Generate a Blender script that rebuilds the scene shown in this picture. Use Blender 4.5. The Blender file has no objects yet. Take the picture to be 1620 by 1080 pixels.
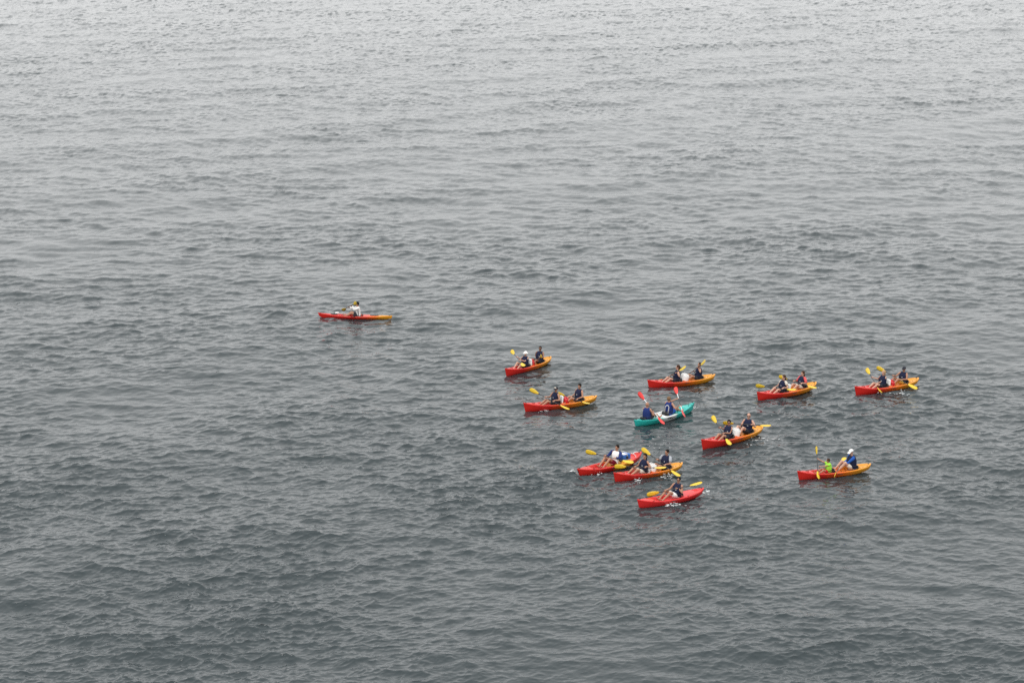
import bpy, bmesh, math, random
import numpy as np
from mathutils import Vector, Matrix, Quaternion

random.seed(7)
rng = np.random.default_rng(11)
R = math.radians
SC = bpy.context.scene
COL = SC.collection

# ------------------------------------------------------------------ camera
CAM_H = 26.2                      # cliff-top viewpoint above the sea
F_PX, W_PX, H_PX = 3300.0, 1620.0, 1080.0
HORIZON = -250.0                  # the horizon lies above the frame
PITCH = math.atan((H_PX / 2 - HORIZON) / F_PX)
cam_data = bpy.data.cameras.new("camera")
cam = bpy.data.objects.new("camera", cam_data)
COL.objects.link(cam)
cam.location = (0, 0, CAM_H)
cam.rotation_euler = (math.pi / 2 - PITCH, 0, 0)
cam_data.sensor_width = 36.0
cam_data.lens = 36.0 * F_PX / W_PX
cam_data.clip_start = 0.5
cam_data.clip_end = 60000
SC.camera = cam

# ------------------------------------------------------------------ overcast sky
SUN_EL, SUN_AZ = R(62), R(205)    # high soft sun behind the viewpoint
world = bpy.data.worlds.new("World")
SC.world = world
world.use_nodes = True
nt = world.node_tree
nt.nodes.clear()
sky = nt.nodes.new("ShaderNodeTexSky")
sky.sky_type = 'NISHITA'
sky.sun_disc = False
sky.sun_elevation = SUN_EL
sky.sun_rotation = SUN_AZ
sky.altitude = 30
sky.air_density = 1.0
sky.dust_density = 6.0
hsv = nt.nodes.new("ShaderNodeHueSaturation")
hsv.inputs['Saturation'].default_value = 0.15
mixc = nt.nodes.new("ShaderNodeMix")
mixc.data_type = 'RGBA'
mixc.inputs[0].default_value = 0.92
bg = nt.nodes.new("ShaderNodeBackground")
bg.inputs['Strength'].default_value = 0.125
wo = nt.nodes.new("ShaderNodeOutputWorld")
nt.links.new(sky.outputs[0], hsv.inputs['Color'])
nt.links.new(hsv.outputs[0], mixc.inputs[6])
geo = nt.nodes.new("ShaderNodeTexCoord")                 # an overcast sky brightens from horizon to zenith
sep = nt.nodes.new("ShaderNodeSeparateXYZ")
nt.links.new(geo.outputs['Generated'], sep.inputs[0])
rise = nt.nodes.new("ShaderNodeMapRange")
rise.inputs[3].default_value = 0.75
rise.inputs[4].default_value = 1.15
nt.links.new(sep.outputs[2], rise.inputs[0])
deck = nt.nodes.new("ShaderNodeVectorMath")
deck.operation = 'SCALE'
deck.inputs[0].default_value = (9.26, 9.33, 9.34)         # even cloud deck
nt.links.new(rise.outputs[0], deck.inputs['Scale'])
nt.links.new(deck.outputs[0], mixc.inputs[7])
nt.links.new(mixc.outputs[2], bg.inputs['Color'])
nt.links.new(bg.outputs[0], wo.inputs['Surface'])

sun_d = bpy.data.lights.new("sun", 'SUN')
sun_d.energy = 0.8
sun_d.angle = R(25)
sun_d.color = (1.0, 0.965, 0.92)
sun = bpy.data.objects.new("sun", sun_d)
COL.objects.link(sun)
sun_dir = Vector((math.sin(SUN_AZ) * math.cos(SUN_EL), math.cos(SUN_AZ) * math.cos(SUN_EL), math.sin(SUN_EL)))
sun.rotation_euler = (-sun_dir).to_track_quat('-Z', 'Y').to_euler()
sun.location = (0, 0, 80)

SC.cycles.use_denoising = False
vs = SC.view_settings
vs.view_transform = 'Standard'
vs.look = 'None'
vs.exposure = 0.36
vs.gamma = 1.0
vs.use_curve_mapping = False


def ray(px, py):
    """world direction of the line of sight through a point of the 1620x1080 photograph"""
    x, y = px - W_PX / 2, H_PX / 2 - py
    c, s = math.cos(PITCH), math.sin(PITCH)
    return Vector((x, F_PX * c + y * s, -F_PX * s + y * c)).normalized()


def at_height(px, py, z):
    d = ray(px, py)
    t = (z - CAM_H) / d.z
    return Vector((0, 0, CAM_H)) + d * t


# ------------------------------------------------------------------ materials
def principled(name):
    m = bpy.data.materials.new(name)
    m.use_nodes = True
    n = m.node_tree
    return m, n, n.nodes['Principled BSDF']


def mat_plain(name, col, rough=0.5, var=0.12, scale=14.0, spec=0.5, bump=0.0):
    m, n, p = principled(name)
    tc = n.nodes.new("ShaderNodeTexCoord")
    no = n.nodes.new("ShaderNodeTexNoise")
    no.inputs['Scale'].default_value = scale
    no.inputs['Detail'].default_value = 4
    n.links.new(tc.outputs['Object'], no.inputs['Vector'])
    mr = n.nodes.new("ShaderNodeMapRange")
    mr.inputs[1].default_value = 0.25
    mr.inputs[2].default_value = 0.75
    mr.inputs[3].default_value = 1 - var
    mr.inputs[4].default_value = 1 + var
    n.links.new(no.outputs[0], mr.inputs[0])
    mx = n.nodes.new("ShaderNodeVectorMath")
    mx.operation = 'SCALE'
    mx.inputs[0].default_value = col[:3]
    n.links.new(mr.outputs[0], mx.inputs['Scale'])
    n.links.new(mx.outputs[0], p.inputs['Base Color'])
    p.inputs['Roughness'].default_value = rough
    p.inputs['Specular IOR Level'].default_value = spec
    if bump:
        b = n.nodes.new("ShaderNodeBump")
        b.inputs['Strength'].default_value = bump
        b.inputs['Distance'].default_value = 0.01
        n.links.new(no.outputs[0], b.inputs['Height'])
        n.links.new(b.outputs[0], p.inputs['Normal'])
    return m


def mat_hull(name, stops, length, rough=0.32):
    """rotomoulded polyethylene whose pigment blends along the boat's length"""
    m, n, p = principled(name)
    tc = n.nodes.new("ShaderNodeTexCoord")
    sx = n.nodes.new("ShaderNodeSeparateXYZ")
    n.links.new(tc.outputs['Object'], sx.inputs[0])
    no = n.nodes.new("ShaderNodeTexNoise")
    no.inputs['Scale'].default_value = 3.0
    no.inputs['Detail'].default_value = 5
    n.links.new(tc.outputs['Object'], no.inputs['Vector'])
    ma = n.nodes.new("ShaderNodeMath")
    ma.operation = 'MULTIPLY_ADD'
    ma.inputs[1].default_value = 0.5
    n.links.new(no.outputs[0], ma.inputs[0])
    n.links.new(sx.outputs[0], ma.inputs[2])
    mr = n.nodes.new("ShaderNodeMapRange")
    mr.inputs[1].default_value = -length / 2 + 0.25
    mr.inputs[2].default_value = length / 2 + 0.25
    n.links.new(ma.outputs[0], mr.inputs[0])
    cr = n.nodes.new("ShaderNodeValToRGB")
    cr.color_ramp.elements[0].position = stops[0][0]
    cr.color_ramp.elements[0].color = (*stops[0][1], 1)
    cr.color_ramp.elements[1].position = stops[-1][0]
    cr.color_ramp.elements[1].color = (*stops[-1][1], 1)
    for pos, c in stops[1:-1]:
        e = cr.color_ramp.elements.new(pos)
        e.color = (*c, 1)
    n.links.new(mr.outputs[0], cr.inputs[0])
    sc = n.nodes.new("ShaderNodeTexNoise")       # scuffs
    sc.inputs['Scale'].default_value = 22
    sc.inputs['Detail'].default_value = 6
    n.links.new(tc.outputs['Object'], sc.inputs['Vector'])
    mr2 = n.nodes.new("ShaderNodeMapRange")
    mr2.inputs[1].default_value = 0.3
    mr2.inputs[2].default_value = 0.75
    mr2.inputs[3].default_value = 0.9
    mr2.inputs[4].default_value = 1.06
    n.links.new(sc.outputs[0], mr2.inputs[0])
    vm = n.nodes.new("ShaderNodeVectorMath")
    vm.operation = 'SCALE'
    n.links.new(cr.outputs[0], vm.inputs[0])
    n.links.new(mr2.outputs[0], vm.inputs['Scale'])
    n.links.new(vm.outputs[0], p.inputs['Base Color'])
    p.inputs['Roughness'].default_value = rough
    return m


RED = (0.57, 0.018, 0.012)
ORANGE = (0.72, 0.13, 0.008)
YELLOW = (0.70, 0.29, 0.014)
TEAL = (0.022, 0.42, 0.37)
WHITE = (0.72, 0.74, 0.72)
M = {
    'hull_tandem': mat_hull('red_to_yellow_plastic', [(0.0, YELLOW), (0.20, YELLOW), (0.45, ORANGE), (0.68, RED), (1, RED)], 3.75),
    'hull_red': mat_hull('red_plastic', [(0.0, (0.66, 0.022, 0.022)), (1, (0.66, 0.022, 0.022))], 3.4),
    'hull_red_band': mat_hull('red_plastic_yellow_band', [(0.0, (0.62, 0.03, 0.025)), (0.20, (0.62, 0.03, 0.02)), (0.25, YELLOW), (0.46, YELLOW), (0.54, RED), (1, RED)], 3.5),
    'hull_touring': mat_hull('red_touring_plastic', [(0.0, YELLOW), (0.14, YELLOW), (0.24, ORANGE), (0.34, (0.58, 0.045, 0.012)), (0.55, RED), (1, RED)], 4.4),
    'hull_teal': mat_hull('teal_plastic_white_middle', [(0.0, TEAL), (0.34, TEAL), (0.42, WHITE), (0.58, WHITE), (0.64, TEAL), (1, TEAL)], 3.9),
    'black': mat_plain('black_plastic', (0.012, 0.012, 0.013), 0.45),
    'yellow': mat_plain('yellow_plastic', (0.69, 0.48, 0.025), 0.45, 0.12),
    'red': mat_plain('red_blade_plastic', (0.70, 0.035, 0.03), 0.4, 0.06),
    'shaft': mat_plain('dark_shaft', (0.03, 0.03, 0.032), 0.4),
    'shaft_white': mat_plain('white_shaft', (0.7, 0.7, 0.7), 0.4),
    'navy': mat_plain('navy_fabric', (0.013, 0.017, 0.045), 0.85, 0.2, 30, 0.2, 0.4),
    'blue': mat_plain('blue_fabric', (0.018, 0.035, 0.15), 0.85, 0.2, 30, 0.2, 0.4),
    'royal': mat_plain('royal_blue_fabric', (0.02, 0.09, 0.36), 0.8, 0.15, 30, 0.2, 0.4),
    'lime': mat_plain('lime_fabric', (0.32, 0.68, 0.06), 0.8, 0.1, 30, 0.2, 0.4),
    'redcloth': mat_plain('red_fabric', (0.42, 0.015, 0.02), 0.8, 0.15, 30, 0.2, 0.4),
    'maroon': mat_plain('maroon_fabric', (0.20, 0.012, 0.03), 0.8, 0.15, 30, 0.2, 0.4),
    'pink': mat_plain('coral_fabric', (0.62, 0.10, 0.10), 0.8, 0.12, 30, 0.2, 0.4),
    'white': mat_plain('white_fabric', (0.78, 0.77, 0.75), 0.8, 0.06, 20, 0.2, 0.4),
    'cream': mat_plain('cream_fabric', (0.62, 0.56, 0.48), 0.8, 0.08, 20, 0.2, 0.4),
    'grey': mat_plain('grey_fabric', (0.36, 0.38, 0.41), 0.85, 0.1, 20, 0.2, 0.4),
    'darkcloth': mat_plain('dark_fabric', (0.03, 0.032, 0.04), 0.85, 0.2, 20, 0.2, 0.4),
    'yellowcloth': mat_plain('yellow_fabric', (0.68, 0.48, 0.10), 0.85, 0.2, 20, 0.2, 0.4),
    'tub': mat_plain('white_plastic', (0.76, 0.75, 0.73), 0.45, 0.05),
    'dry_red': mat_plain('red_vinyl', (0.50, 0.010, 0.016), 0.4, 0.1),
    'cooler': mat_plain('blue_cooler_plastic', (0.03, 0.13, 0.42), 0.4, 0.08),
    'skin': mat_plain('tan_skin', (0.38, 0.19, 0.12), 0.55, 0.1, 9),
    'skin_light': mat_plain('fair_skin', (0.50, 0.28, 0.20), 0.55, 0.1, 9),
    'skin_dark': mat_plain('brown_skin', (0.24, 0.115, 0.072), 0.55, 0.1, 9),
    'eye': mat_plain('eye_dark', (0.02, 0.015, 0.012), 0.3),
    'lip': mat_plain('lip', (0.32, 0.10, 0.085), 0.5),
    'hair_black': mat_plain('black_hair', (0.012, 0.010, 0.009), 0.75, 0.3, 60, 0.15, 0.6),
    'hair_brown': mat_plain('brown_hair', (0.055, 0.028, 0.017), 0.75, 0.3, 60, 0.15, 0.6),
    'hair_blond': mat_plain('blond_hair', (0.40, 0.27, 0.15), 0.75, 0.25, 60, 0.15, 0.6),
    'hair_sandy': mat_plain('sandy_hair', (0.19, 0.115, 0.065), 0.75, 0.25, 60, 0.15, 0.6),
    'glasses': mat_plain('dark_lens', (0.006, 0.006, 0.007), 0.15, 0.0),
    'foam': mat_plain('sea_foam', (0.66, 0.68, 0.68), 0.7, 0.05),
}


def mat_water():
    m, n, p = principled('sea_water')
    p.inputs['Base Color'].default_value = (0.025, 0.0355, 0.039, 1)
    p.inputs['IOR'].default_value = 1.333
    p.inputs['Roughness'].default_value = 0.06
    tc = n.nodes.new("ShaderNodeTexCoord")
    last = n.nodes.new("ShaderNodeAttribute")        # true slope of the wave field at each point
    last.attribute_name = 'wave_normal'
    last = {'Vector': last.outputs['Vector']}
    out = lambda q: q['Vector'] if isinstance(q, dict) else q.outputs[0]
    # wind ripples too fine for the mesh, drawn out along the crests
    for (scx, scy, rot, dist, st) in ((2.4, 6.0, 0.2, 0.012, 0.8), (6.5, 13.0, -0.3, 0.004, 0.8)):
        mp = n.nodes.new("ShaderNodeMapping")
        mp.inputs['Scale'].default_value = (scx, scy, 1)
        mp.inputs['Rotation'].default_value = (0, 0, rot)
        n.links.new(tc.outputs['Object'], mp.inputs[0])
        no = n.nodes.new("ShaderNodeTexNoise")
        no.inputs['Scale'].default_value = 1.0
        no.inputs['Detail'].default_value = 3
        no.inputs['Roughness'].default_value = 0.55
        n.links.new(mp.outputs[0], no.inputs['Vector'])
        b = n.nodes.new("ShaderNodeBump")
        b.inputs['Strength'].default_value = st
        b.inputs['Distance'].default_value = dist
        n.links.new(no.outputs[0], b.inputs['Height'])
        n.links.new(out(last), b.inputs['Normal'])
        last = b
    n.links.new(last.outputs[0], p.inputs['Normal'])
    return m


M['water'] = mat_water()


# ------------------------------------------------------------------ the sea: directional wave spectra
class Waves:
    def __init__(self, size, n, lam_peak, lam_min, rms, theta, spread, chop, seed, turn=0.0, iso=0.06, fall=4.0, soft=0):
        self.L, self.n, self.turn = size, n, turn
        g = np.random.default_rng(seed)
        k1 = 2 * np.pi * np.fft.fftfreq(n, size / n)
        kx, ky = np.meshgrid(k1, k1, indexing='ij')
        k = np.hypot(kx, ky)
        k[0, 0] = 1.0
        kp = 2 * np.pi / lam_peak
        S = k ** -fall * np.exp(-1.25 * (kp / k) ** 2) * np.exp(-(k * lam_min / (2 * np.pi)) ** 2)
        th = np.arctan2(ky, kx) - (theta - turn)
        S *= np.maximum(np.cos(th / 2) ** 2, 0) ** spread + iso
        S[0, 0] = 0
        a = np.sqrt(S) * (g.normal(size=(n, n)) + 1j * g.normal(size=(n, n)))
        h = np.fft.ifft2(a)
        sc = rms / h.real.std()
        self.h = (h.real * sc).astype(np.float32)
        self.dx = (np.fft.ifft2(-1j * a * kx / k).real * sc * chop).astype(np.float32) * -1
        self.dy = (np.fft.ifft2(-1j * a * ky / k).real * sc * chop).astype(np.float32) * -1
        f = lambda q, c: (np.fft.ifft2(a * q).real * sc * c).astype(np.float32)
        self.der = [f(1j * kx, 1), f(1j * ky, 1), f(-kx * kx / k, chop), f(-ky * ky / k, chop), f(-kx * ky / k, chop)]
        if soft:                 # the same slopes without the shortest ripples, for water far away
            lp = np.exp(-(k * soft / (2 * np.pi)) ** 2)
            self.der_soft = [f(1j * kx * lp, 1), f(1j * ky * lp, 1), f(-kx * kx / k * lp, chop), f(-ky * ky / k * lp, chop), f(-kx * ky / k * lp, chop)]
        self.soft = soft

    def sample(self, x, y, der=False, far=None):
        c, s = math.cos(self.turn), math.sin(self.turn)
        u = (x * c + y * s) / self.L * self.n
        v = (-x * s + y * c) / self.L * self.n
        i = np.floor(u)
        j = np.floor(v)
        fu, fv = (u - i).astype(np.float32), (v - j).astype(np.float32)
        i = i.astype(np.int64) % self.n
        j = j.astype(np.int64) % self.n
        i2, j2 = (i + 1) % self.n, (j + 1) % self.n

        def bl(A):
            return (A[i, j] * (1 - fu) * (1 - fv) + A[i2, j] * fu * (1 - fv) + A[i, j2] * (1 - fu) * fv + A[i2, j2] * fu * fv)
        if der:
            if self.soft and far is not None:
                hx, hy, xx, yy, xy = [bl(A) * (1 - far) + bl(B) * far for A, B in zip(self.der, self.der_soft)]
            else:
                hx, hy, xx, yy, xy = [bl(A) for A in self.der]
            gx, gy = hx * c - hy * s, hx * s + hy * c
            X = xx * c * c - 2 * xy * c * s + yy * s * s
            Y = xx * s * s + 2 * xy * c * s + yy * c * c
            Q = (xx - yy) * c * s + xy * (c * c - s * s)
            return gx, gy, X, Y, Q
        h, dx, dy = bl(self.h), bl(self.dx), bl(self.dy)
        return h, dx * c - dy * s, dx * s + dy * c


TH = R(-90)       # seas run towards the viewpoint
WAVES = [
    Waves(83.0, 2048, 1.6, 0.10, 0.025, TH + R(10), 6, 1.35, 3, turn=0.35, iso=0.07, fall=3.62, soft=0.28),
    Waves(173.0, 1024, 4.4, 0.7, 0.035, TH - R(24), 5, 1.25, 5, turn=-0.21, iso=0.05),
    Waves(640.0, 512, 16.0, 5.0, 0.062, TH + R(30), 14, 0.8, 9, turn=0.1, iso=0.0),
]
GUST = Waves(410.0, 256, 26.0, 9.0, 1.0, TH, 1, 0.0, 21, turn=0.5, iso=1.0)     # where the wind ruffles more and less


def sea(x, y, fine=1.0):
    h = dx = dy = 0
    gust = np.clip(1 + 0.24 * GUST.sample(x, y)[0], 0.35, 1.9)
    for w, q in zip(WAVES, (gust * fine, 0.5 + 0.5 * gust, 1.0)):
        a, b, c = w.sample(x, y)
        h, dx, dy = h + a * q, dx + b * q, dy + c * q
    return h, dx, dy


def sea_normal(x, y, far=None):
    gust = np.clip(1 + 0.24 * GUST.sample(x, y)[0], 0.35, 1.9)
    t = [0] * 5
    for w, q in zip(WAVES, (gust, 0.5 + 0.5 * gust, 1.0)):
        t = [a + b * q for a, b in zip(t, w.sample(x, y, True, far))]
    gx, gy, X, Y, Q = t
    X, Y = np.maximum(1 + X, 0.25), np.maximum(1 + Y, 0.25)
    nx, ny, nz = Q * gy - gx * Y, Q * gx - X * gy, X * Y - Q * Q     # cross product of the two tangents
    nz = np.maximum(nz, 0.15)
    r = np.sqrt(nx * nx + ny * ny + nz * nz)
    return nx / r, ny / r, nz / r


def sea_height(x, y):
    qx, qy = np.array([x], float), np.array([y], float)
    for _ in range(4):
        h, dx, dy = sea(qx, qy)
        qx, qy = x - dx, y - dy
    return float(sea(qx, qy)[0][0])


# ------------------------------------------------------------------ where the boats float
# name: (bow tip, stern tip, model, nominal length) measured on the photograph, deck heights in metres
BOATS = {
    'k0': ((502.5, 492.5), (620.6, 494.8), 'touring', 4.4),
    'k1': ((799.1, 580.5), (871.9, 566.9), 'tandem', 3.75),
    'k2': ((828.0, 637.6), (944.6, 628.3), 'tandem', 3.75),
    'k3': ((1024.1, 602.8), (1131.2, 593.0), 'tandem', 3.75),
    'k4': ((1098.2, 636.8), (1003.3, 667.0), 'teal', 3.9),
    'k5': ((1109.3, 697.3), (1206.5, 674.8), 'tandem', 3.75),
    'k6': ((1197.3, 622.5), (1291.2, 605.7), 'tandem', 3.75),
    'k7': ((1352.0, 613.2), (1453.2, 599.5), 'tandem', 3.75),
    'k8': ((1260.7, 743.1), (1378.8, 736.7), 'tandem', 3.75),
    'k9': ((913.0, 741.1), (1014.8, 718.9), 'solo_band', 3.5),
    'k10': ((970.4, 749.6), (1079.6, 731.1), 'tandem', 3.75),
    'k11': ((1008.1, 789.8), (1113.4, 772.8), 'solo', 3.4),
}
PLACE = {}
for key, (b, s, model, L) in BOATS.items():
    z = 0.0
    for _ in range(4):
        pb, ps = at_height(*b, z + 0.36), at_height(*s, z + 0.30)
        c = (pb + ps) / 2
        z = 0.5 * sea_height(c.x, c.y) + 0.25 * (sea_height(*(c * 0.45 + pb * 0.55).xy) + sea_height(*(c * 0.45 + ps * 0.55).xy))
    d = pb - ps
    ln = d.xy.length
    scale = min(1.07, max(0.92, ln / L))
    dx = abs(d.x) / (L * scale)
    if dx < 1 and abs(ln / L - scale) > 1e-6:
        yaw = math.atan2(math.copysign(math.sqrt(1 - dx * dx), d.y), math.copysign(dx, d.x))
    else:
        yaw = math.atan2(d.y, d.x)
    f = Vector((math.cos(yaw), math.sin(yaw), 0))
    hb = sea_height(*(c + f * 1.2).xy)
    hs = sea_height(*(c - f * 1.2).xy)
    pitch = max(-0.05, min(0.05, 0.5 * math.atan2(hb - hs, 2.4)))
    m = Matrix.Translation((c.x, c.y, z)) @ Matrix.Rotation(yaw, 4, 'Z') @ Matrix.Rotation(-pitch, 4, 'Y')
    PLACE[key] = (m, scale, model, L)


# ------------------------------------------------------------------ helpers
def obj(name, mesh, mat, parent=None, smooth=True):
    if isinstance(mesh, bmesh.types.BMesh):
        bm = mesh
        mesh = bpy.data.meshes.new(name)
        bmesh.ops.recalc_face_normals(bm, faces=bm.faces)
        bm.to_mesh(mesh)
        bm.free()
    if mat is not None and not mesh.materials:
        mesh.materials.append(mat)
    if smooth:
        mesh.polygons.foreach_set('use_smooth', [True] * len(mesh.polygons))
    o = bpy.data.objects.new(name, mesh)
    COL.objects.link(o)
    if parent is not None:
        o.parent = parent
    return o


def tag(o, label, cat, group=None, kind=None):
    if label:
        o['label'] = label
    if cat:
        o['category'] = cat
    if group:
        o['group'] = group
    if kind:
        o['kind'] = kind
    return o


def empty(name, mw, label, cat, group=None):
    o = bpy.data.objects.new(name, None)
    o.empty_display_size = 0.2
    COL.objects.link(o)
    o.matrix_world = mw
    return tag(o, label, cat, group)


def frame_of(a, up=None):
    a = a.normalized()
    u = up or (Vector((0, 0, 1)) if abs(a.z) < 0.9 else Vector((1, 0, 0)))
    s = u.cross(a)
    if s.length < 1e-6:
        s = Vector((0, 1, 0))
    s.normalize()
    return s, a.cross(s)


def tube(bm, pts, radii, n=8, squash=None, up=None, caps=True):
    """a swept tube through pts; radii scalar or (side, up) pairs; rounded ends"""
    pts = [Vector(p) for p in pts]
    rr = [(r, r) if not isinstance(r, (tuple, list)) else tuple(r) for r in radii]
    rings = []
    seq = []
    for i, p in enumerate(pts):
        a = (pts[min(i + 1, len(pts) - 1)] - pts[max(i - 1, 0)])
        if a.length < 1e-7:
            a = Vector((0, 0, 1))
        seq.append((p, a.normalized(), rr[i]))
    if caps:
        p, a, r = seq[0]
        e = min(r) * 0.7
        seq.insert(0, (p - a * e, a, (r[0] * 0.55, r[1] * 0.55)))
        p, a, r = seq[-1]
        e = min(r) * 0.7
        seq.append((p + a * e, a, (r[0] * 0.55, r[1] * 0.55)))
    for p, a, r in seq:
        s, u = frame_of(a, up)
        rings.append([bm.verts.new(p + s * (math.cos(2 * math.pi * k / n) * r[0]) + u * (math.sin(2 * math.pi * k / n) * r[1])) for k in range(n)])
    for A, B in zip(rings, rings[1:]):
        for k in range(n):
            bm.faces.new((A[k], A[(k + 1) % n], B[(k + 1) % n], B[k]))
    bm.faces.new(rings[0][::-1])
    bm.faces.new(rings[-1])


def ellipsoid(bm, c, r, u=12, v=8, rot=None):
    mt = Matrix.Translation(c) @ (rot.to_4x4() if rot else Matrix.Identity(4)) @ Matrix.Diagonal((*r, 1))
    bmesh.ops.create_uvsphere(bm, u_segments=u, v_segments=v, radius=1.0, matrix=mt)


def loft(bm, rings, closed=True, cap=True):
    vr = [[bm.verts.new(p) for p in ring] for ring in rings]
    n = len(vr[0])
    for A, B in zip(vr, vr[1:]):
        for k in range(n if closed else n - 1):
            bm.faces.new((A[k], A[(k + 1) % n], B[(k + 1) % n], B[k]))
    if cap and closed:
        bm.faces.new(vr[0][::-1])
        bm.faces.new(vr[-1])
    return vr


def rounded_box(bm, c, size, bev, rot=None):
    t = bmesh.new()
    bmesh.ops.create_cube(t, size=1.0, matrix=Matrix.Diagonal((*size, 1)))
    bmesh.ops.bevel(t, geom=t.edges[:], offset=bev, segments=3, profile=0.5, affect='EDGES')
    mt = Matrix.Translation(c) @ (rot.to_4x4() if rot else Matrix.Identity(4))
    bmesh.ops.transform(t, matrix=mt, verts=t.verts)
    me = bpy.data.meshes.new("t")
    t.to_mesh(me)
    t.free()
    bm.from_mesh(me)
    bpy.data.meshes.remove(me)


# ------------------------------------------------------------------ sea sheet
def hull_halfbeam(model, s, B):
    if s <= 0 or s >= 1:
        return 0.0
    e = SPEC[model]
    if s < 0.5:
        return B * max(0, 1 - (1 - s / 0.5) ** e['ps']) ** e['es']
    return B * max(0, 1 - ((s - 0.5) / 0.5) ** e['pb']) ** e['eb']


SPEC = {
    'tandem': dict(L=3.75, B=0.41, ps=3.2, es=0.60, pb=2.0, eb=0.88, bow=0.42, mid=0.235, stern=0.33, draft=0.11, kb=-0.06, ks=0.10, wells=((0.17, 0.47), (0.50, 0.80)), seats=(0.26, 0.58), rake=0.10, hull='hull_tandem', tank=True),
    'solo': dict(L=3.4, B=0.385, ps=2.7, es=0.68, pb=2.1, eb=0.85, bow=0.38, mid=0.225, stern=0.34, draft=0.10, kb=0.02, ks=0.10, wells=((0.36, 0.76),), seats=(0.42,), rake=0.12, hull='hull_red', tank=True),
    'solo_band': dict(L=3.5, B=0.385, ps=2.7, es=0.68, pb=2.1, eb=0.9, bow=0.34, mid=0.225, stern=0.40, draft=0.10, kb=0.05, ks=0.12, wells=((0.38, 0.80),), seats=(0.43,), rake=0.18, hull='hull_red_band', tank=True),
    'touring': dict(L=4.4, B=0.33, ps=1.9, es=1.0, pb=1.7, eb=1.1, bow=0.27, mid=0.165, stern=0.19, draft=0.09, kb=0.06, ks=0.03, wells=((0.40, 0.72),), seats=(0.455,), rake=0.25, hull='hull_touring', tank=True),
    'teal': dict(L=3.9, B=0.40, ps=2.0, es=0.9, pb=2.0, eb=0.9, bow=0.36, mid=0.225, stern=0.34, draft=0.10, kb=0.05, ks=0.06, wells=((0.10, 0.40), (0.46, 0.80)), seats=(0.21, 0.57), rake=0.15, hull='hull_teal', tank=False),
}


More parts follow.
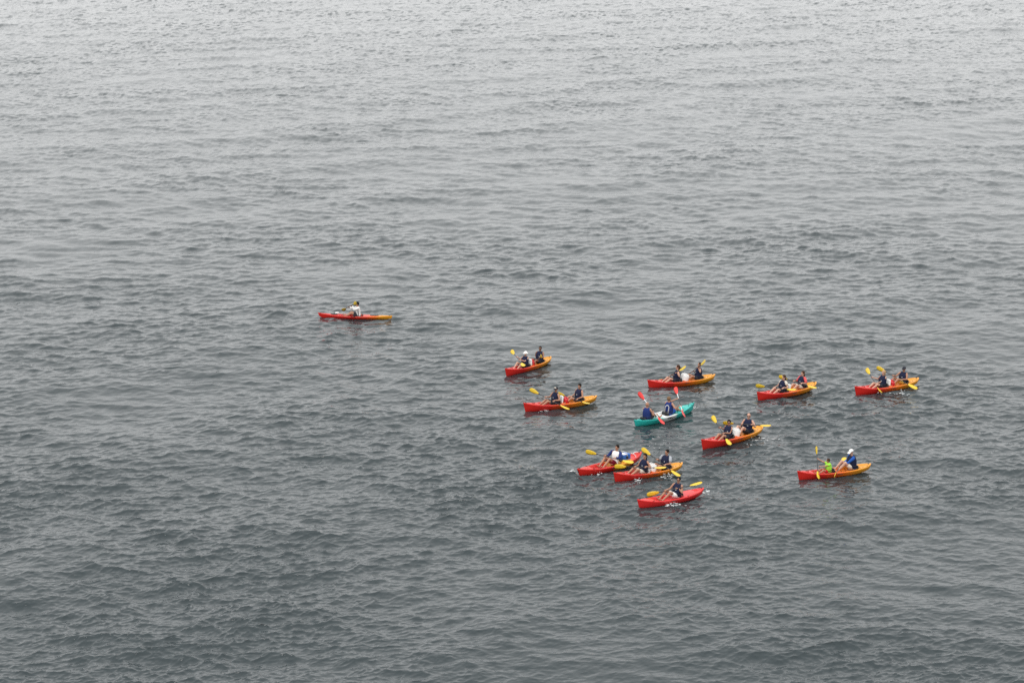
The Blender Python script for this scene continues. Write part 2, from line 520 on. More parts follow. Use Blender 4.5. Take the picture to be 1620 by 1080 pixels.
def build_sea():
    n_in, n_out = 1010, 60
    half = R(16.5)
    inner = np.linspace(-half, half, n_in)
    g = half + (math.pi - half) * (np.linspace(0, 1, n_out + 1)[1:]) ** 2.2
    ang = np.concatenate([-g[::-1], inner, g])
    dep = np.radians(np.linspace(26.5, 3.5, 980))
    r_in = CAM_H / np.tan(dep)
    near = np.linspace(1.5, r_in[0], 22)[:-1]
    far = np.geomspace(r_in[-1], 45000, 90)[1:]
    rad = np.concatenate([near, r_in, far])
    A, Rr = np.meshgrid(ang, rad, indexing='ij')
    x, y = (Rr * np.sin(A)).ravel(), (Rr * np.cos(A)).ravel()
    dr = np.gradient(rad)
    da = np.gradient(ang)
    cell = np.maximum(np.broadcast_to(dr[None, :], A.shape), Rr * da[:, None]).ravel()
    h, dx, dy = sea(x, y, 1 / (1 + (cell / 0.28) ** 2))      # ripples finer than the mesh live in its normals only
    fade = 1 / (1 + (cell / 9.0) ** 2)
    X, Y, Z = x + dx * fade, y + dy * fade, h * fade
    # the hulls press the water down under them
    for key, (m, sc, model, L) in PLACE.items():
        inv = np.array(m.inverted())
        near_m = (np.hypot(X - m[0][3], Y - m[1][3]) < 3.0).nonzero()[0]
        P = np.stack([X[near_m], Y[near_m], Z[near_m], np.ones(len(near_m))])
        q = inv @ P
        s = q[0] / (L * sc) + 0.5
        hb = np.interp(s, np.linspace(0, 1, 41), [hull_halfbeam(model, t, SPEC[model]['B']) for t in np.linspace(0, 1, 41)], left=0, right=0)
        edge = np.clip((np.abs(q[1]) - hb * 0.80) / 0.10, 0, 1)
        edge = np.where((s > 0.02) & (s < 0.98), edge, 1.0)
        keel_z = m[2][3] + q[0] * m[2][0] - 0.02
        Z[near_m] = np.where(edge < 1, np.minimum(Z[near_m], keel_z + edge * 0.12), Z[near_m])
        # and calm the chop close alongside, so it does not lap over the rail
        e2 = np.clip((np.abs(q[1]) - hb) / 0.9, 0, 1) + np.where((s < 0) | (s > 1), 0.8, 0)
        w = np.clip(1 - e2, 0, 1) * (edge >= 1)
        lim = m[2][3] + q[0] * m[2][0] + 0.07
        Z[near_m] = np.where((w > 0) & (Z[near_m] > lim), Z[near_m] * (1 - w) + lim * w, Z[near_m])
    na, nr = len(ang), len(rad)
    co = np.stack([X, Y, Z], 1).astype(np.float32)
    i = np.arange(na - 1)[:, None] * nr + np.arange(nr - 1)[None, :]
    quads = np.stack([i, i + 1, i + nr + 1, i + nr], -1).reshape(-1, 4)
    me = bpy.data.meshes.new('sea')
    me.vertices.add(len(co))
    me.vertices.foreach_set('co', co.ravel())
    me.loops.add(quads.size)
    me.loops.foreach_set('vertex_index', quads.ravel().astype(np.int32))
    me.polygons.add(len(quads))
    me.polygons.foreach_set('loop_start', np.arange(0, quads.size, 4, dtype=np.int32))
    me.polygons.foreach_set('use_smooth', np.ones(len(quads), dtype=bool))
    me.update(calc_edges=True)
    # slope of the surface, averaged over the depth of each cell so that far water is not aliased
    nrm = 0
    far_w = np.broadcast_to((np.clip((dr - 0.08) / 0.30, 0, 0.92))[None, :], A.shape).ravel().astype(np.float32)
    for u in (-0.9, -0.3, 0.3, 0.9):
        r2 = Rr + u * (dr * np.clip(dr / 0.4, 0.3, 1.0))[None, :]
        nrm = nrm + np.stack(sea_normal((r2 * np.sin(A)).ravel(), (r2 * np.cos(A)).ravel(), far_w), 1)
    nrm = (nrm / np.linalg.norm(nrm, axis=1, keepdims=True)).astype(np.float32)
    at = me.attributes.new('wave_normal', 'FLOAT_VECTOR', 'POINT')
    at.data.foreach_set('vector', nrm.ravel())
    me.flip_normals() if me.polygons[0].normal.z < 0 else None
    o = obj('sea', me, M['water'])
    tag(o, 'grey choppy open sea with small wind waves', 'sea', kind='structure')
    return o


build_sea()


# ------------------------------------------------------------------ kayaks
def hull_mesh(model):
    e = SPEC[model]
    L, B = e['L'], e['B']
    n = 72
    bm = bmesh.new()
    rings = []
    for i in range(n + 1):
        t = i / n
        s = 0.5 - 0.5 * math.cos(math.pi * t)            # finer stations at the ends
        s = 0.5 * s + 0.5 * t
        b = max(0.012, hull_halfbeam(model, min(max(s, 0.002), 0.998), B))
        q = (s - 0.5) / 0.5
        zs = e['mid'] + ((e['bow'] - e['mid']) * q ** 2.4 if q > 0 else (e['stern'] - e['mid']) * (-q) ** 2.4)
        zk = -e['draft'] + ((e['kb'] + e['draft']) * q ** 6 if q > 0 else (e['ks'] + e['draft']) * (-q) ** 3.0)
        x = (s - 0.5) * L
        rake = lambda z: -e['rake'] * max(0, q) ** 8 * (zs - z) / 0.45 + 0.10 * max(0, -q) ** 8 * (zs - z) / 0.3
        # depth of the moulded wells
        dep = 0.0
        for (a, c) in e['wells']:
            u = (s - a) / (c - a)
            if 0 < u < 1:
                dep = max(dep, 0.145 * min(1, u / 0.10, (1 - u) / 0.16) ** 0.7)
        seat_h = 0.0
        for sx in e['seats']:
            seat_h = max(seat_h, 0.035 * math.exp(-((s - sx) / 0.035) ** 2))
        tank = 0.0
        if e['tank'] and 0.045 < s < 0.155:
            u = (s - 0.045) / 0.11
            tank = 0.05 * min(1, u / 0.2, (1 - u) / 0.2)
        floor = zs - dep + seat_h * (1 if dep else 0) - tank
        crown = 0.022 if dep + tank < 0.01 else 0.0
        k = min(1.0, b / 0.2)
        prof = [(0.0, zk), (0.22 * b, zk + 0.004), (0.50 * b, zk + 0.05 * k + 0.10 * (zs - zk) * (1 - k)), (0.76 * b, zk + 0.34 * (zs - zk)),
                (0.90 * b, zk + 0.62 * (zs - zk)), (1.0 * b, zs - 0.055 * k), (1.02 * b, zs - 0.03 * k), (0.99 * b, zs - 0.006), (0.93 * b, zs + 0.006), (0.85 * b, zs - 0.002),
                (0.78 * b, zs - 0.15 * dep - 0.2 * tank + crown * 0.3), (0.70 * b, floor + 0.02 * (dep > 0.05) + crown * 0.6), (0.55 * b, floor + crown * 0.8), (0.2 * b, floor + crown), (0.0, floor + crown)]
        ring = [(x + rake(z), y, z) for y, z in prof] + [(x + rake(z), -y, z) for y, z in prof[-2:0:-1]]
        rings.append(ring)
    loft(bm, rings)
    bmesh.ops.recalc_face_normals(bm, faces=bm.faces)
    me = bpy.data.meshes.new('hull')
    bm.to_mesh(me)
    bm.free()
    me.polygons.foreach_set('use_smooth', [True] * len(me.polygons))
    me.materials.append(M[e['hull']])
    return me


def deck_z(model, s):
    e = SPEC[model]
    q = (s - 0.5) / 0.5
    return e['mid'] + ((e['bow'] - e['mid']) * q ** 2.4 if q > 0 else (e['stern'] - e['mid']) * (-q) ** 2.4)


MODEL_PARTS = {}


def model_parts(model):
    """meshes of one moulding, shared by every boat made from it: list of (name, mesh, [sub-parts])"""
    if model in MODEL_PARTS:
        return MODEL_PARTS[model]
    e = SPEC[model]
    L, B = e['L'], e['B']
    out = [('hull', hull_mesh(model), [])]

    def mk(name, fn, mat, subs=()):
        bm = bmesh.new()
        fn(bm)
        me = bpy.data.meshes.new(name)
        bmesh.ops.recalc_face_normals(bm, faces=bm.faces)
        bm.to_mesh(me)
        bm.free()
        me.polygons.foreach_set('use_smooth', [True] * len(me.polygons))
        me.materials.append(M[mat])
        out.append((name, me, list(subs)))
    X = lambda s: (s - 0.5) * L
    # carry toggles at both ends
    for s, sg in ((0.965, 1), (0.035, -1)):
        z = deck_z(model, s)
        mk('carry_handle', lambda bm, s=s, z=z: tube(bm, [(X(s), -0.05, z + 0.035), (X(s) + 0.01, 0, z + 0.05), (X(s), 0.05, z + 0.035)], [0.014] * 3, 8), 'black')
    # side handles
    for sy in (1, -1):
        s = 0.47 if len(e['seats']) == 2 else 0.52
        b = hull_halfbeam(model, s, B)
        mk('side_handle', lambda bm, sy=sy, s=s, b=b: tube(bm, [(X(s) - 0.13, sy * (b + 0.008), 0.165), (X(s) - 0.06, sy * (b + 0.03), 0.172), (X(s) + 0.06, sy * (b + 0.03), 0.172), (X(s) + 0.13, sy * (b + 0.008), 0.165)], [0.013] * 4, 8), 'black')
    # moulded seat backs with a pad
    for s in e['seats']:
        z = deck_z(model, s) - 0.10
        xx = X(s) - 0.20

        def back(bm, xx=xx, z=z):
            rings = []
            for k in range(7):
                t = k / 6
                w = 0.21 * (1 - 0.35 * t ** 3)
                zz, x0 = z + 0.19 * t, xx - 0.05 * t
                rings.append([(x0 - 0.018, -w, zz), (x0 - 0.03, 0, zz), (x0 - 0.018, w, zz), (x0 + 0.018, w, zz), (x0 - 0.005, 0, zz), (x0 + 0.018, -w, zz)])
            loft(bm, rings)
        mk('backrest', back, 'black')
        for sy in (1, -1):
            b = hull_halfbeam(model, s + 0.08, B)
            mk('backrest_strap', lambda bm, sy=sy, b=b, xx=xx, z=z, s=s: tube(bm, [(xx - 0.03, sy * 0.19, z + 0.14), (xx + 0.14, sy * b * 0.8, z + 0.13), (X(s) + 0.28, sy * b * 0.93, deck_z(model, s) + 0.005)], [(0.006, 0.014)] * 3, 6), 'black')
    # scupper holes: dark plugs on the well floor
    for (a, c) in e['wells']:
        for u in (0.55, 0.72):
            s = a + (c - a) * u
            for sy in (1, -1):
                z = deck_z(model, s) - 0.145
                mk('scupper_plug', lambda bm, s=s, sy=sy, z=z: bmesh.ops.create_cone(bm, cap_ends=True, segments=12, radius1=0.025, radius2=0.022, depth=0.02, matrix=Matrix.Translation((X(s), sy * 0.11, z + 0.012))), 'black')
    if model == 'tandem':
        # small centre hatch on the foredeck and stern straps
        mk('deck_hatch', lambda bm: bmesh.ops.create_cone(bm, cap_ends=True, segments=20, radius1=0.085, radius2=0.08, depth=0.03, matrix=Matrix.Translation((X(0.865), 0, deck_z(model, 0.865) + 0.028))), 'hatch_red')
        for s in (0.07, 0.13):
            mk('stern_eyelet', lambda bm, s=s: (tube(bm, [(X(s), 0.2 - 0.3 * (0.13 - s), deck_z(model, s) + 0.012), (X(s) + 0.04, 0.2 - 0.3 * (0.13 - s), deck_z(model, s) + 0.012)], [0.012] * 2, 6)), 'black')
    if model == 'touring':
        mk('deck_hatch', lambda bm: bmesh.ops.create_cone(bm, cap_ends=True, segments=20, radius1=0.15, radius2=0.13, depth=0.05, matrix=Matrix.Translation((X(0.78), 0, deck_z(model, 0.78) + 0.035)) @ Matrix.Diagonal((1.5, 0.9, 1, 1))), 'black')
        mk('stern_hatch', lambda bm: bmesh.ops.create_cone(bm, cap_ends=True, segments=20, radius1=0.14, radius2=0.12, depth=0.045, matrix=Matrix.Translation((X(0.24), 0, deck_z(model, 0.24) + 0.03)) @ Matrix.Diagonal((2.0, 0.8, 1, 1))), 'black')
        for k, s in enumerate((0.60, 0.66)):
            mk('deck_cord', lambda bm, s=s: tube(bm, [(X(s), -0.2, deck_z(model, s) + 0.01), (X(s + 0.03), 0, deck_z(model, s) - 0.02), (X(s), 0.2, deck_z(model, s) + 0.01)], [0.007] * 3, 6), 'black')
    if model == 'teal':
        for s in (0.08, 0.90):
            mk('deck_cord', lambda bm, s=s: tube(bm, [(X(s) - 0.12, -0.12, deck_z(model, s) + 0.02), (X(s), 0.0, deck_z(model, s) + 0.05), (X(s) + 0.12, 0.12, deck_z(model, s) + 0.02)], [0.008] * 3, 6), 'black')
            mk('deck_cord', lambda bm, s=s: tube(bm, [(X(s) - 0.12, 0.12, deck_z(model, s) + 0.02), (X(s), 0.0, deck_z(model, s) + 0.058), (X(s) + 0.12, -0.12, deck_z(model, s) + 0.02)], [0.008] * 3, 6), 'black')
        for sy in (1, -1):          # black wave marks on the white middle of the side
            mk('side_mark', lambda bm, sy=sy: tube(bm, [(X(0.46), sy * 0.405, 0.12), (X(0.49), sy * 0.408, 0.135), (X(0.52), sy * 0.408, 0.12), (X(0.55), sy * 0.405, 0.135)], [(0.006, 0.016)] * 4, 6), 'black')
            mk('bow_mark', lambda bm, sy=sy: tube(bm, [(X(0.76), sy * 0.335, 0.17), (X(0.80), sy * 0.305, 0.19), (X(0.84), sy * 0.265, 0.195)], [(0.006, 0.014)] * 3, 6), 'black')
    if model.startswith('solo'):
        mk('bow_bumper', lambda bm: tube(bm, [(X(0.994) - 0.02, 0, deck_z(model, 0.99) + 0.0), (X(0.994) - 0.03, 0, deck_z(model, 0.99) - 0.10), (X(0.98) - 0.1, 0, deck_z(model, 0.99) - 0.22)], [(0.022, 0.03)] * 3, 8), 'black')
        for s in (0.80, 0.30):
            for sy in (1, -1):
                b = hull_halfbeam(model, s, B)
                mk('strap_eye', lambda bm, s=s, sy=sy, b=b: tube(bm, [(X(s) - 0.04, sy * b * 0.9, deck_z(model, s) + 0.014), (X(s) + 0.04, sy * b * 0.9, deck_z(model, s) + 0.014)], [0.012] * 2, 6), 'black')
    MODEL_PARTS[model] = out
    return out


M['hatch_red'] = mat_plain('dark_red_hatch', (0.30, 0.012, 0.012), 0.5)

BOAT_LABEL = {
    'k0': 'long slim red kayak with yellow stern, alone far from the other boats',
    'k1': 'red-to-yellow tandem kayak carrying the paddler in a white sun hat',
    'k2': 'red-to-yellow tandem kayak carrying the paddler in a dark cap with white front',
    'k3': 'red-to-yellow tandem kayak behind the teal kayak',
    'k4': 'teal tandem kayak with white middle, the only one heading away',
    'k5': 'red-to-yellow tandem kayak carrying the bald man in sunglasses',
    'k6': 'red-to-yellow tandem kayak carrying the woman in a coral shirt',
    'k7': 'red-to-yellow tandem kayak carrying the blond paddler, outermost of the group',
    'k8': 'red-to-yellow tandem kayak carrying a child in lime green',
    'k9': 'red solo kayak with yellow band carrying a blue cooler on its stern',
    'k10': 'red-to-yellow tandem kayak carrying a man in grey T-shirt, between the two red solo kayaks',
    'k11': 'plain red solo kayak without cargo, nearest the group edge below the tandem',
}
BOAT_LABEL['k11'] = 'all-red solo kayak with one paddler in navy vest and white shorts'
for key, (m, sc, model, L) in PLACE.items():
    name = {'touring': 'touring_kayak', 'tandem': 'tandem_kayak', 'teal': 'tandem_kayak', 'solo': 'solo_kayak', 'solo_band': 'solo_kayak'}[model]
    grp = 'red and yellow tandem kayaks' if model == 'tandem' else None
    root = empty(name, m @ Matrix.Scale(sc, 4), BOAT_LABEL[key], 'kayak', grp)
    for (pn, me, _) in model_parts(model):
        o = bpy.data.objects.new(pn, me)
        COL.objects.link(o)
        o.parent = root


# ------------------------------------------------------------------ people
def remeshed(bm, voxel, keep):
    me = bpy.data.meshes.new('tmp')
    bm.to_mesh(me)
    bm.free()
    o = bpy.data.objects.new('tmp', me)
    COL.objects.link(o)
    rm = o.modifiers.new('r', 'REMESH')
    rm.mode = 'VOXEL'
    rm.voxel_size = voxel
    sm = o.modifiers.new('s', 'SMOOTH')
    sm.factor = 0.5
    sm.iterations = 3
    if keep < 1:
        de = o.modifiers.new('d', 'DECIMATE')
        de.ratio = keep
    dg = bpy.context.evaluated_depsgraph_get()
    res = bpy.data.meshes.new_from_object(o.evaluated_get(dg), depsgraph=dg)
    bpy.data.objects.remove(o)
    bpy.data.meshes.remove(me)
    return res


def two_bone(a, b, l1, l2, hint):
    d = b - a
    dist = min(d.length, (l1 + l2) * 0.995)
    d = d.normalized()
    x = (l1 * l1 - l2 * l2 + dist * dist) / (2 * dist)
    hgt = math.sqrt(max(l1 * l1 - x * x, 1e-6))
    p = hint - d * hint.dot(d)
    p.normalize()
    return a + d * x + p * hgt


def paddle_fit(mw, chest, sh, tipA, tipB, nearA, span, hint_k):
    """lay the paddle so that its blades lie on the given lines of sight and both hands can reach it (person's own frame)"""
    inv = mw.inverted()
    cw = mw @ chest
    depth = (cw - Vector((0, 0, CAM_H))).length
    best = None
    O = Vector((0, 0, CAM_H))
    dA, dB = ray(*tipA), ray(*tipB)
    for off in np.linspace(-0.7, 0.7, 29):
        D = depth + off
        flat = (dA * D - dB * D).length
        if flat < span:
            dd = math.sqrt(span * span - flat * flat) / 2
        else:
            dd = 0.0
        for sg in ((1, -1) if nearA == 0 else (nearA,)):
            a = inv @ (O + dA * (D - sg * dd))
            b = inv @ (O + dB * (D + sg * dd))
            mid, ax = (a + b) / 2, (a - b).normalized()
            for sw in (1, -1):
                for ctr in (-0.15, 0, 0.15):
                    for w in (0.24, 0.30):
                        g = [mid + ax * (ctr + w * sw), mid + ax * (ctr - w * sw)]   # left hand, right hand
                        cost = 0
                        for k in (0, 1):
                            v = g[k] - sh[k]
                            cost += max(0, v.length - 0.52) ** 2 * 60 + max(0, 0.26 - v.length) ** 2 * 60
                            cost += max(0, 0.10 - g[k].x) ** 2 * 30
                            cost += max(0, (0.18 - g[k].z)) ** 2 * 20
                            cost += max(0, (-g[k].y if k == 0 else g[k].y) - 0.05) ** 2 * 12
                        cost += 0.05 * abs(off) + 0.1 * abs(ctr)
                        if best is None or cost < best[0]:
                            best = (cost, mid, ax, g)
    return best


def blade_mesh(mat_key):
    key = 'blade_' + mat_key
    if key in bpy.data.meshes:
        return bpy.data.meshes[key]
    bm = bmesh.new()
    rings = []
    n = 12
    for i in range(n + 1):
        t = i / n
        w = 0.108 * math.sin(math.pi * min(1, 0.06 + 0.66 * t)) ** 0.9 * (1 if t < 0.8 else math.sqrt(max(0.03, 1 - ((t - 0.8) / 0.215) ** 2)))
        w = max(w, 0.016)
        x = 0.54 * t
        bend = 0.03 * t * t
        th = 0.014 * (1 - 0.6 * t) + 0.003
        rings.append([(x, -w, bend + 0.012), (x, -w * 0.4, bend + th * 0.4), (x, 0, bend + th * 0.9), (x, w * 0.4, bend + th * 0.4), (x, w, bend + 0.012), (x, w * 0.95, bend + 0.006), (x, 0, bend - th), (x, -w * 0.95, bend + 0.006)])
    loft(bm, rings)
    bmesh.ops.recalc_face_normals(bm, faces=bm.faces)
    me = bpy.data.meshes.new(key)
    bm.to_mesh(me)
    bm.free()
    me.polygons.foreach_set('use_smooth', [True] * len(me.polygons))
    me.materials.append(M[mat_key])
    return me


def make_paddle(mw, mid, ax, span, label, blade='yellow', white_shaft=False, turnA=25, turnB=60, length=2.2):
    k = length / 2.2
    root = empty('paddle', mw @ Matrix.Translation(mid), label, 'paddle', 'kayak paddles')
    bm = bmesh.new()
    half = (length / 2 - 0.44)
    tube(bm, [ax * -half, ax * 0, ax * half], [0.016] * 3, 10)
    obj('shaft', bm, M['shaft'], root)
    if white_shaft:
        for s in (-1, 1):
            bm = bmesh.new()
            tube(bm, [ax * (s * 0.30), ax * (s * 0.62)], [0.019] * 2, 10)
            obj('shaft_sleeve', bm, M['shaft_white'], root)
    view = (mw.inverted().to_3x3() @ (Vector((0, 0, CAM_H)) - mw @ mid)).normalized()
    for s, turn in ((1, turnA), (-1, turnB)):
        d = ax * s
        nrm = (view - d * view.dot(d)).normalized()
        side = nrm.cross(d)
        c, q = math.cos(R(turn)), math.sin(R(turn))
        nrm, side = nrm * c + side * q, side * c - nrm * q
        o = bpy.data.objects.new('blade', blade_mesh(blade))
        COL.objects.link(o)
        o.parent = root
        mm = Matrix((d, nrm.cross(d), nrm)).transposed().to_4x4()
        mm.translation = d * (half - 0.04)
        o.matrix_local = mm @ Matrix.Scale(k, 4)
        bm = bmesh.new()
        tube(bm, [d * (half - 0.10), d * (half - 0.02)], [0.021] * 2, 10)
        obj('ferrule', bm, M['black'] if not white_shaft else M['shaft_white'], root)
    return root


def section(c, rx, ry, n=16, yaw=0.0, p=2.4):
    out = []
    for k in range(n):
        a = 2 * math.pi * k / n
        ca, sa = math.cos(a), math.sin(a)
        x = rx * math.copysign(abs(ca) ** (2 / p), ca)
        y = ry * math.copysign(abs(sa) ** (2 / p), sa)
        out.append(Vector((c[0] + x * math.cos(yaw) - y * math.sin(yaw), c[1] + x * math.sin(yaw) + y * math.cos(yaw), c[2])))
    return out


def person(mw, label, paddle, size=1.0, lean=-8, twist=0, look=0, nod=0, skin='skin', hair=('short', 'hair_black'), hat=None, glasses=False,
           top=('vest', 'navy'), shirt=None, sleeve=None, shorts='darkcloth', knee=0.26, spread=0.15, female=False, trim=None):
    S = size
    V = lambda x, y, z: Vector((x, y, z)) * S
    rl = Matrix.Rotation(R(lean), 3, 'Y')
    tw = R(twist)

    def T(x, y, z):                      # torso point: leaned about the hips, twisted with height
        k = min(1.0, max(0.0, (z - 0.15) / 0.35))
        c, s = math.cos(tw * k), math.sin(tw * k)
        p = Vector((x * c - y * s, x * s + y * c, z - 0.08))
        return (rl @ p + Vector((0, 0, 0.08))) * S
    wsh = 0.165 if female else 0.185
    shL, shR = T(-0.02, wsh, 0.555), T(-0.02, -wsh, 0.555)
    chest = T(0.36, 0, 0.36)
    grips = None
    if paddle:
        length = paddle.get('len', 2.2)
        span = length - 0.42
        cost, mid, ax, grips = paddle_fit(mw, chest, (shL, shR), paddle['a'], paddle['b'], paddle.get('near', 0), span, 0)
        make_paddle(mw, mid, ax, span, paddle['label'], paddle.get('blade', 'yellow'), paddle.get('white', False), paddle.get('ta', 25), paddle.get('tb', 50), length)
    # ---- body
    bm = bmesh.new()
    k = 0.92 if female else 1.0
    rings = []
    for z, rx, ry, x in ((0.0, 0.10, 0.15, 0.0), (0.04, 0.125, 0.175, 0.0), (0.12, 0.12, 0.172, -0.005), (0.22, 0.10, 0.145 * k, -0.015), (0.32, 0.105, 0.148 * k, -0.015), (0.42, 0.115, 0.162 * k, -0.01), (0.50, 0.105, 0.168 * k, -0.015), (0.56, 0.078, 0.145 * k, -0.02), (0.60, 0.055, 0.075, -0.015)):
        rings.append([T(p.x, p.y, p.z) for p in section((x, 0, z), rx, ry)])
    loft(bm, rings)
    hc0 = T(0.0, 0, 0.755)
    tube(bm, [T(-0.02, 0, 0.55), T(-0.015, 0, 0.63), T(-0.005, 0, 0.69)], [0.058 * S, 0.052 * S, 0.052 * S], 10)
    hrot = Matrix.Rotation(R(twist + look), 3, 'Z') @ Matrix.Rotation(R(nod), 3, 'Y')
    Hd = lambda x, y, z: hc0 + hrot @ (Vector((x, y, z)) * S)
    ellipsoid(bm, Hd(-0.008, 0, 0.02), (0.098 * S, 0.076 * S, 0.108 * S), 14, 10, hrot)
    ellipsoid(bm, Hd(0.022, 0, -0.055), (0.066 * S, 0.056 * S, 0.068 * S), 12, 8, hrot)
    tube(bm, [Hd(0.085, 0, 0.022), Hd(0.106, 0, -0.012)], [0.010 * S, 0.016 * S], 8)
    for sy in (1, -1):
        ellipsoid(bm, Hd(-0.005, sy * 0.078, 0.0), (0.020 * S, 0.010 * S, 0.032 * S), 8, 6, hrot)
    # legs
    for sy in (1, -1):
        hip, kn = V(0.02, sy * 0.095, 0.085), V(0.395, sy * spread, knee)
        an, toe = V(0.76, sy * 0.12, 0.03), V(0.85, sy * 0.145, 0.14)
        tube(bm, [hip, hip.lerp(kn, 0.35), hip.lerp(kn, 0.75), kn], [0.088 * S, 0.083 * S, 0.064 * S, 0.056 * S], 12)
        tube(bm, [kn, kn.lerp(an, 0.3) - V(0.01, 0, 0.012), kn.lerp(an, 0.7), an], [0.056 * S, 0.056 * S, 0.042 * S, 0.036 * S], 10)
        tube(bm, [an - V(0.02, 0, 0.02), an.lerp(toe, 0.5) + V(0.012, 0, 0), toe], [(0.036 * S, 0.036 * S), (0.042 * S, 0.03 * S), (0.04 * S, 0.018 * S)], 10)
    # arms
    arms = []
    fingers = []
    for j, (sh, sy) in enumerate(((shL, 1), (shR, -1))):
        if grips:
            g = grips[j]
            fo = ax
        else:
            g, fo = V(0.36, sy * 0.2, 0.24), Vector((0, 1, 0))
        hintv = Vector((-0.25, sy * 0.55, -0.8))
        wrist_dir = (g - sh).normalized()
        wr = g - wrist_dir * 0.075 * S
        lim = 0.535 * S
        if (wr - sh).length > lim:
            wr = sh + (wr - sh).normalized() * lim
        el = two_bone(sh, wr, 0.285 * S, 0.255 * S, hintv)
        rs = 0.9 if female else 1.0
        tube(bm, [sh + V(0, -sy * 0.03, 0.0), sh.lerp(el, 0.35), sh.lerp(el, 0.8), el], [0.058 * rs * S, 0.05 * rs * S, 0.041 * rs * S, 0.039 * rs * S], 10)
        tube(bm, [el, el.lerp(wr, 0.3), el.lerp(wr, 0.8), wr], [0.039 * rs * S, 0.041 * rs * S, 0.03 * rs * S, 0.026 * rs * S], 10)
        pd = (g - wr).normalized() if (g - wr).length > 1e-4 else wrist_dir
        s_ax = (fo - pd * fo.dot(pd))
        s_ax = s_ax.normalized() if s_ax.length > 1e-3 else Vector((0, 0, 1))
        up = pd.cross(s_ax)
        tube(bm, [wr, wr + pd * 0.04 * S, wr + pd * 0.085 * S], [(0.026 * S, 0.02 * S), (0.042 * S, 0.017 * S), (0.042 * S, 0.014 * S)], 10, up=up)
        arms.append((sh, el, wr))
        fingers.append((wr + pd * 0.08 * S, pd, s_ax, up, sy))
    me = remeshed(bm, 0.0115, 0.45)
    bm = bmesh.new()
    bm.from_mesh(me)
    bpy.data.meshes.remove(me)
    nf0 = len(bm.faces)
    # fingers close round the shaft, thumb from the side of the palm
    for (kp, pd, sa, up, sy) in fingers:
        for q, (off, ln) in enumerate(((-0.030, 0.85), (-0.010, 1.0), (0.011, 0.95), (0.031, 0.75))):
            b0 = kp + sa * off * S
            tube(bm, [b0 - pd * 0.012 * S, b0 + (pd * 0.026 + up * 0.004) * ln * S, b0 + (pd * 0.036 - up * 0.022) * ln * S, b0 + (pd * 0.012 - up * 0.038) * ln * S], [0.0095 * S, 0.009 * S, 0.0085 * S, 0.007 * S], 6)
        b0 = kp - pd * 0.055 * S + sa * 0.036 * S
        tube(bm, [b0, b0 + (sa * 0.018 + pd * 0.02 - up * 0.018) * S, b0 + (pd * 0.045 - up * 0.036) * S], [0.012 * S, 0.0105 * S, 0.008 * S], 6)
    nf1 = len(bm.faces)
    bm.faces.ensure_lookup_table()
    for sy in (1, -1):
        ellipsoid(bm, Hd(0.080, sy * 0.031, 0.015), (0.010 * S, 0.014 * S, 0.008 * S), 8, 6, hrot)
    nf2 = len(bm.faces)
    ellipsoid(bm, Hd(0.084, 0, -0.056), (0.008 * S, 0.024 * S, 0.007 * S), 8, 6, hrot)
    bm.faces.ensure_lookup_table()
    for i, f in enumerate(bm.faces):
        f.material_index = 0 if i < nf1 else (1 if i < nf2 else 2)
        f.smooth = True
    me = bpy.data.meshes.new('person')
    bm.to_mesh(me)
    bm.free()
    for mm in (skin, 'eye', 'lip'):
        me.materials.append(M[mm])
    body = bpy.data.objects.new('person', me)
    COL.objects.link(body)
    body.matrix_world = mw
    tag(body, label, 'person', 'kayakers')

    # ---- hair and hats
    kind, hm = hair
    if kind != 'none':
        bm = bmesh.new()
        if kind == 'crop':
            ellipsoid(bm, Hd(-0.016, 0, 0.036), (0.096 * S, 0.079 * S, 0.098 * S), 16, 10, hrot)
        else:
            ellipsoid(bm, Hd(-0.022, 0, 0.036), (0.102 * S, 0.086 * S, 0.108 * S), 16, 10, hrot)
        if kind in ('long', 'tail'):
            ellipsoid(bm, Hd(-0.055, 0, -0.03), (0.062 * S, 0.086 * S, 0.085 * S), 12, 8, hrot)
        if kind == 'long':
            tube(bm, [Hd(-0.06, 0, -0.03), Hd(-0.085, 0, -0.12), Hd(-0.10, 0, -0.22)], [(0.075 * S, 0.045 * S), (0.075 * S, 0.04 * S), (0.05 * S, 0.02 * S)], 10)
        if kind == 'tail':
            tube(bm, [Hd(-0.10, 0, 0.03), Hd(-0.15, 0, -0.02), Hd(-0.155, 0, -0.13), Hd(-0.14, 0, -0.20)], [0.022 * S, 0.03 * S, 0.026 * S, 0.012 * S], 8)
        for v in bm.verts:
            n3 = math.sin(v.co.x * 90 + v.co.z * 40) * math.sin(v.co.y * 80 + 2) * 0.004
            v.co += (v.co - hc0).normalized() * n3
        obj('hair', bm, M[hm], body)
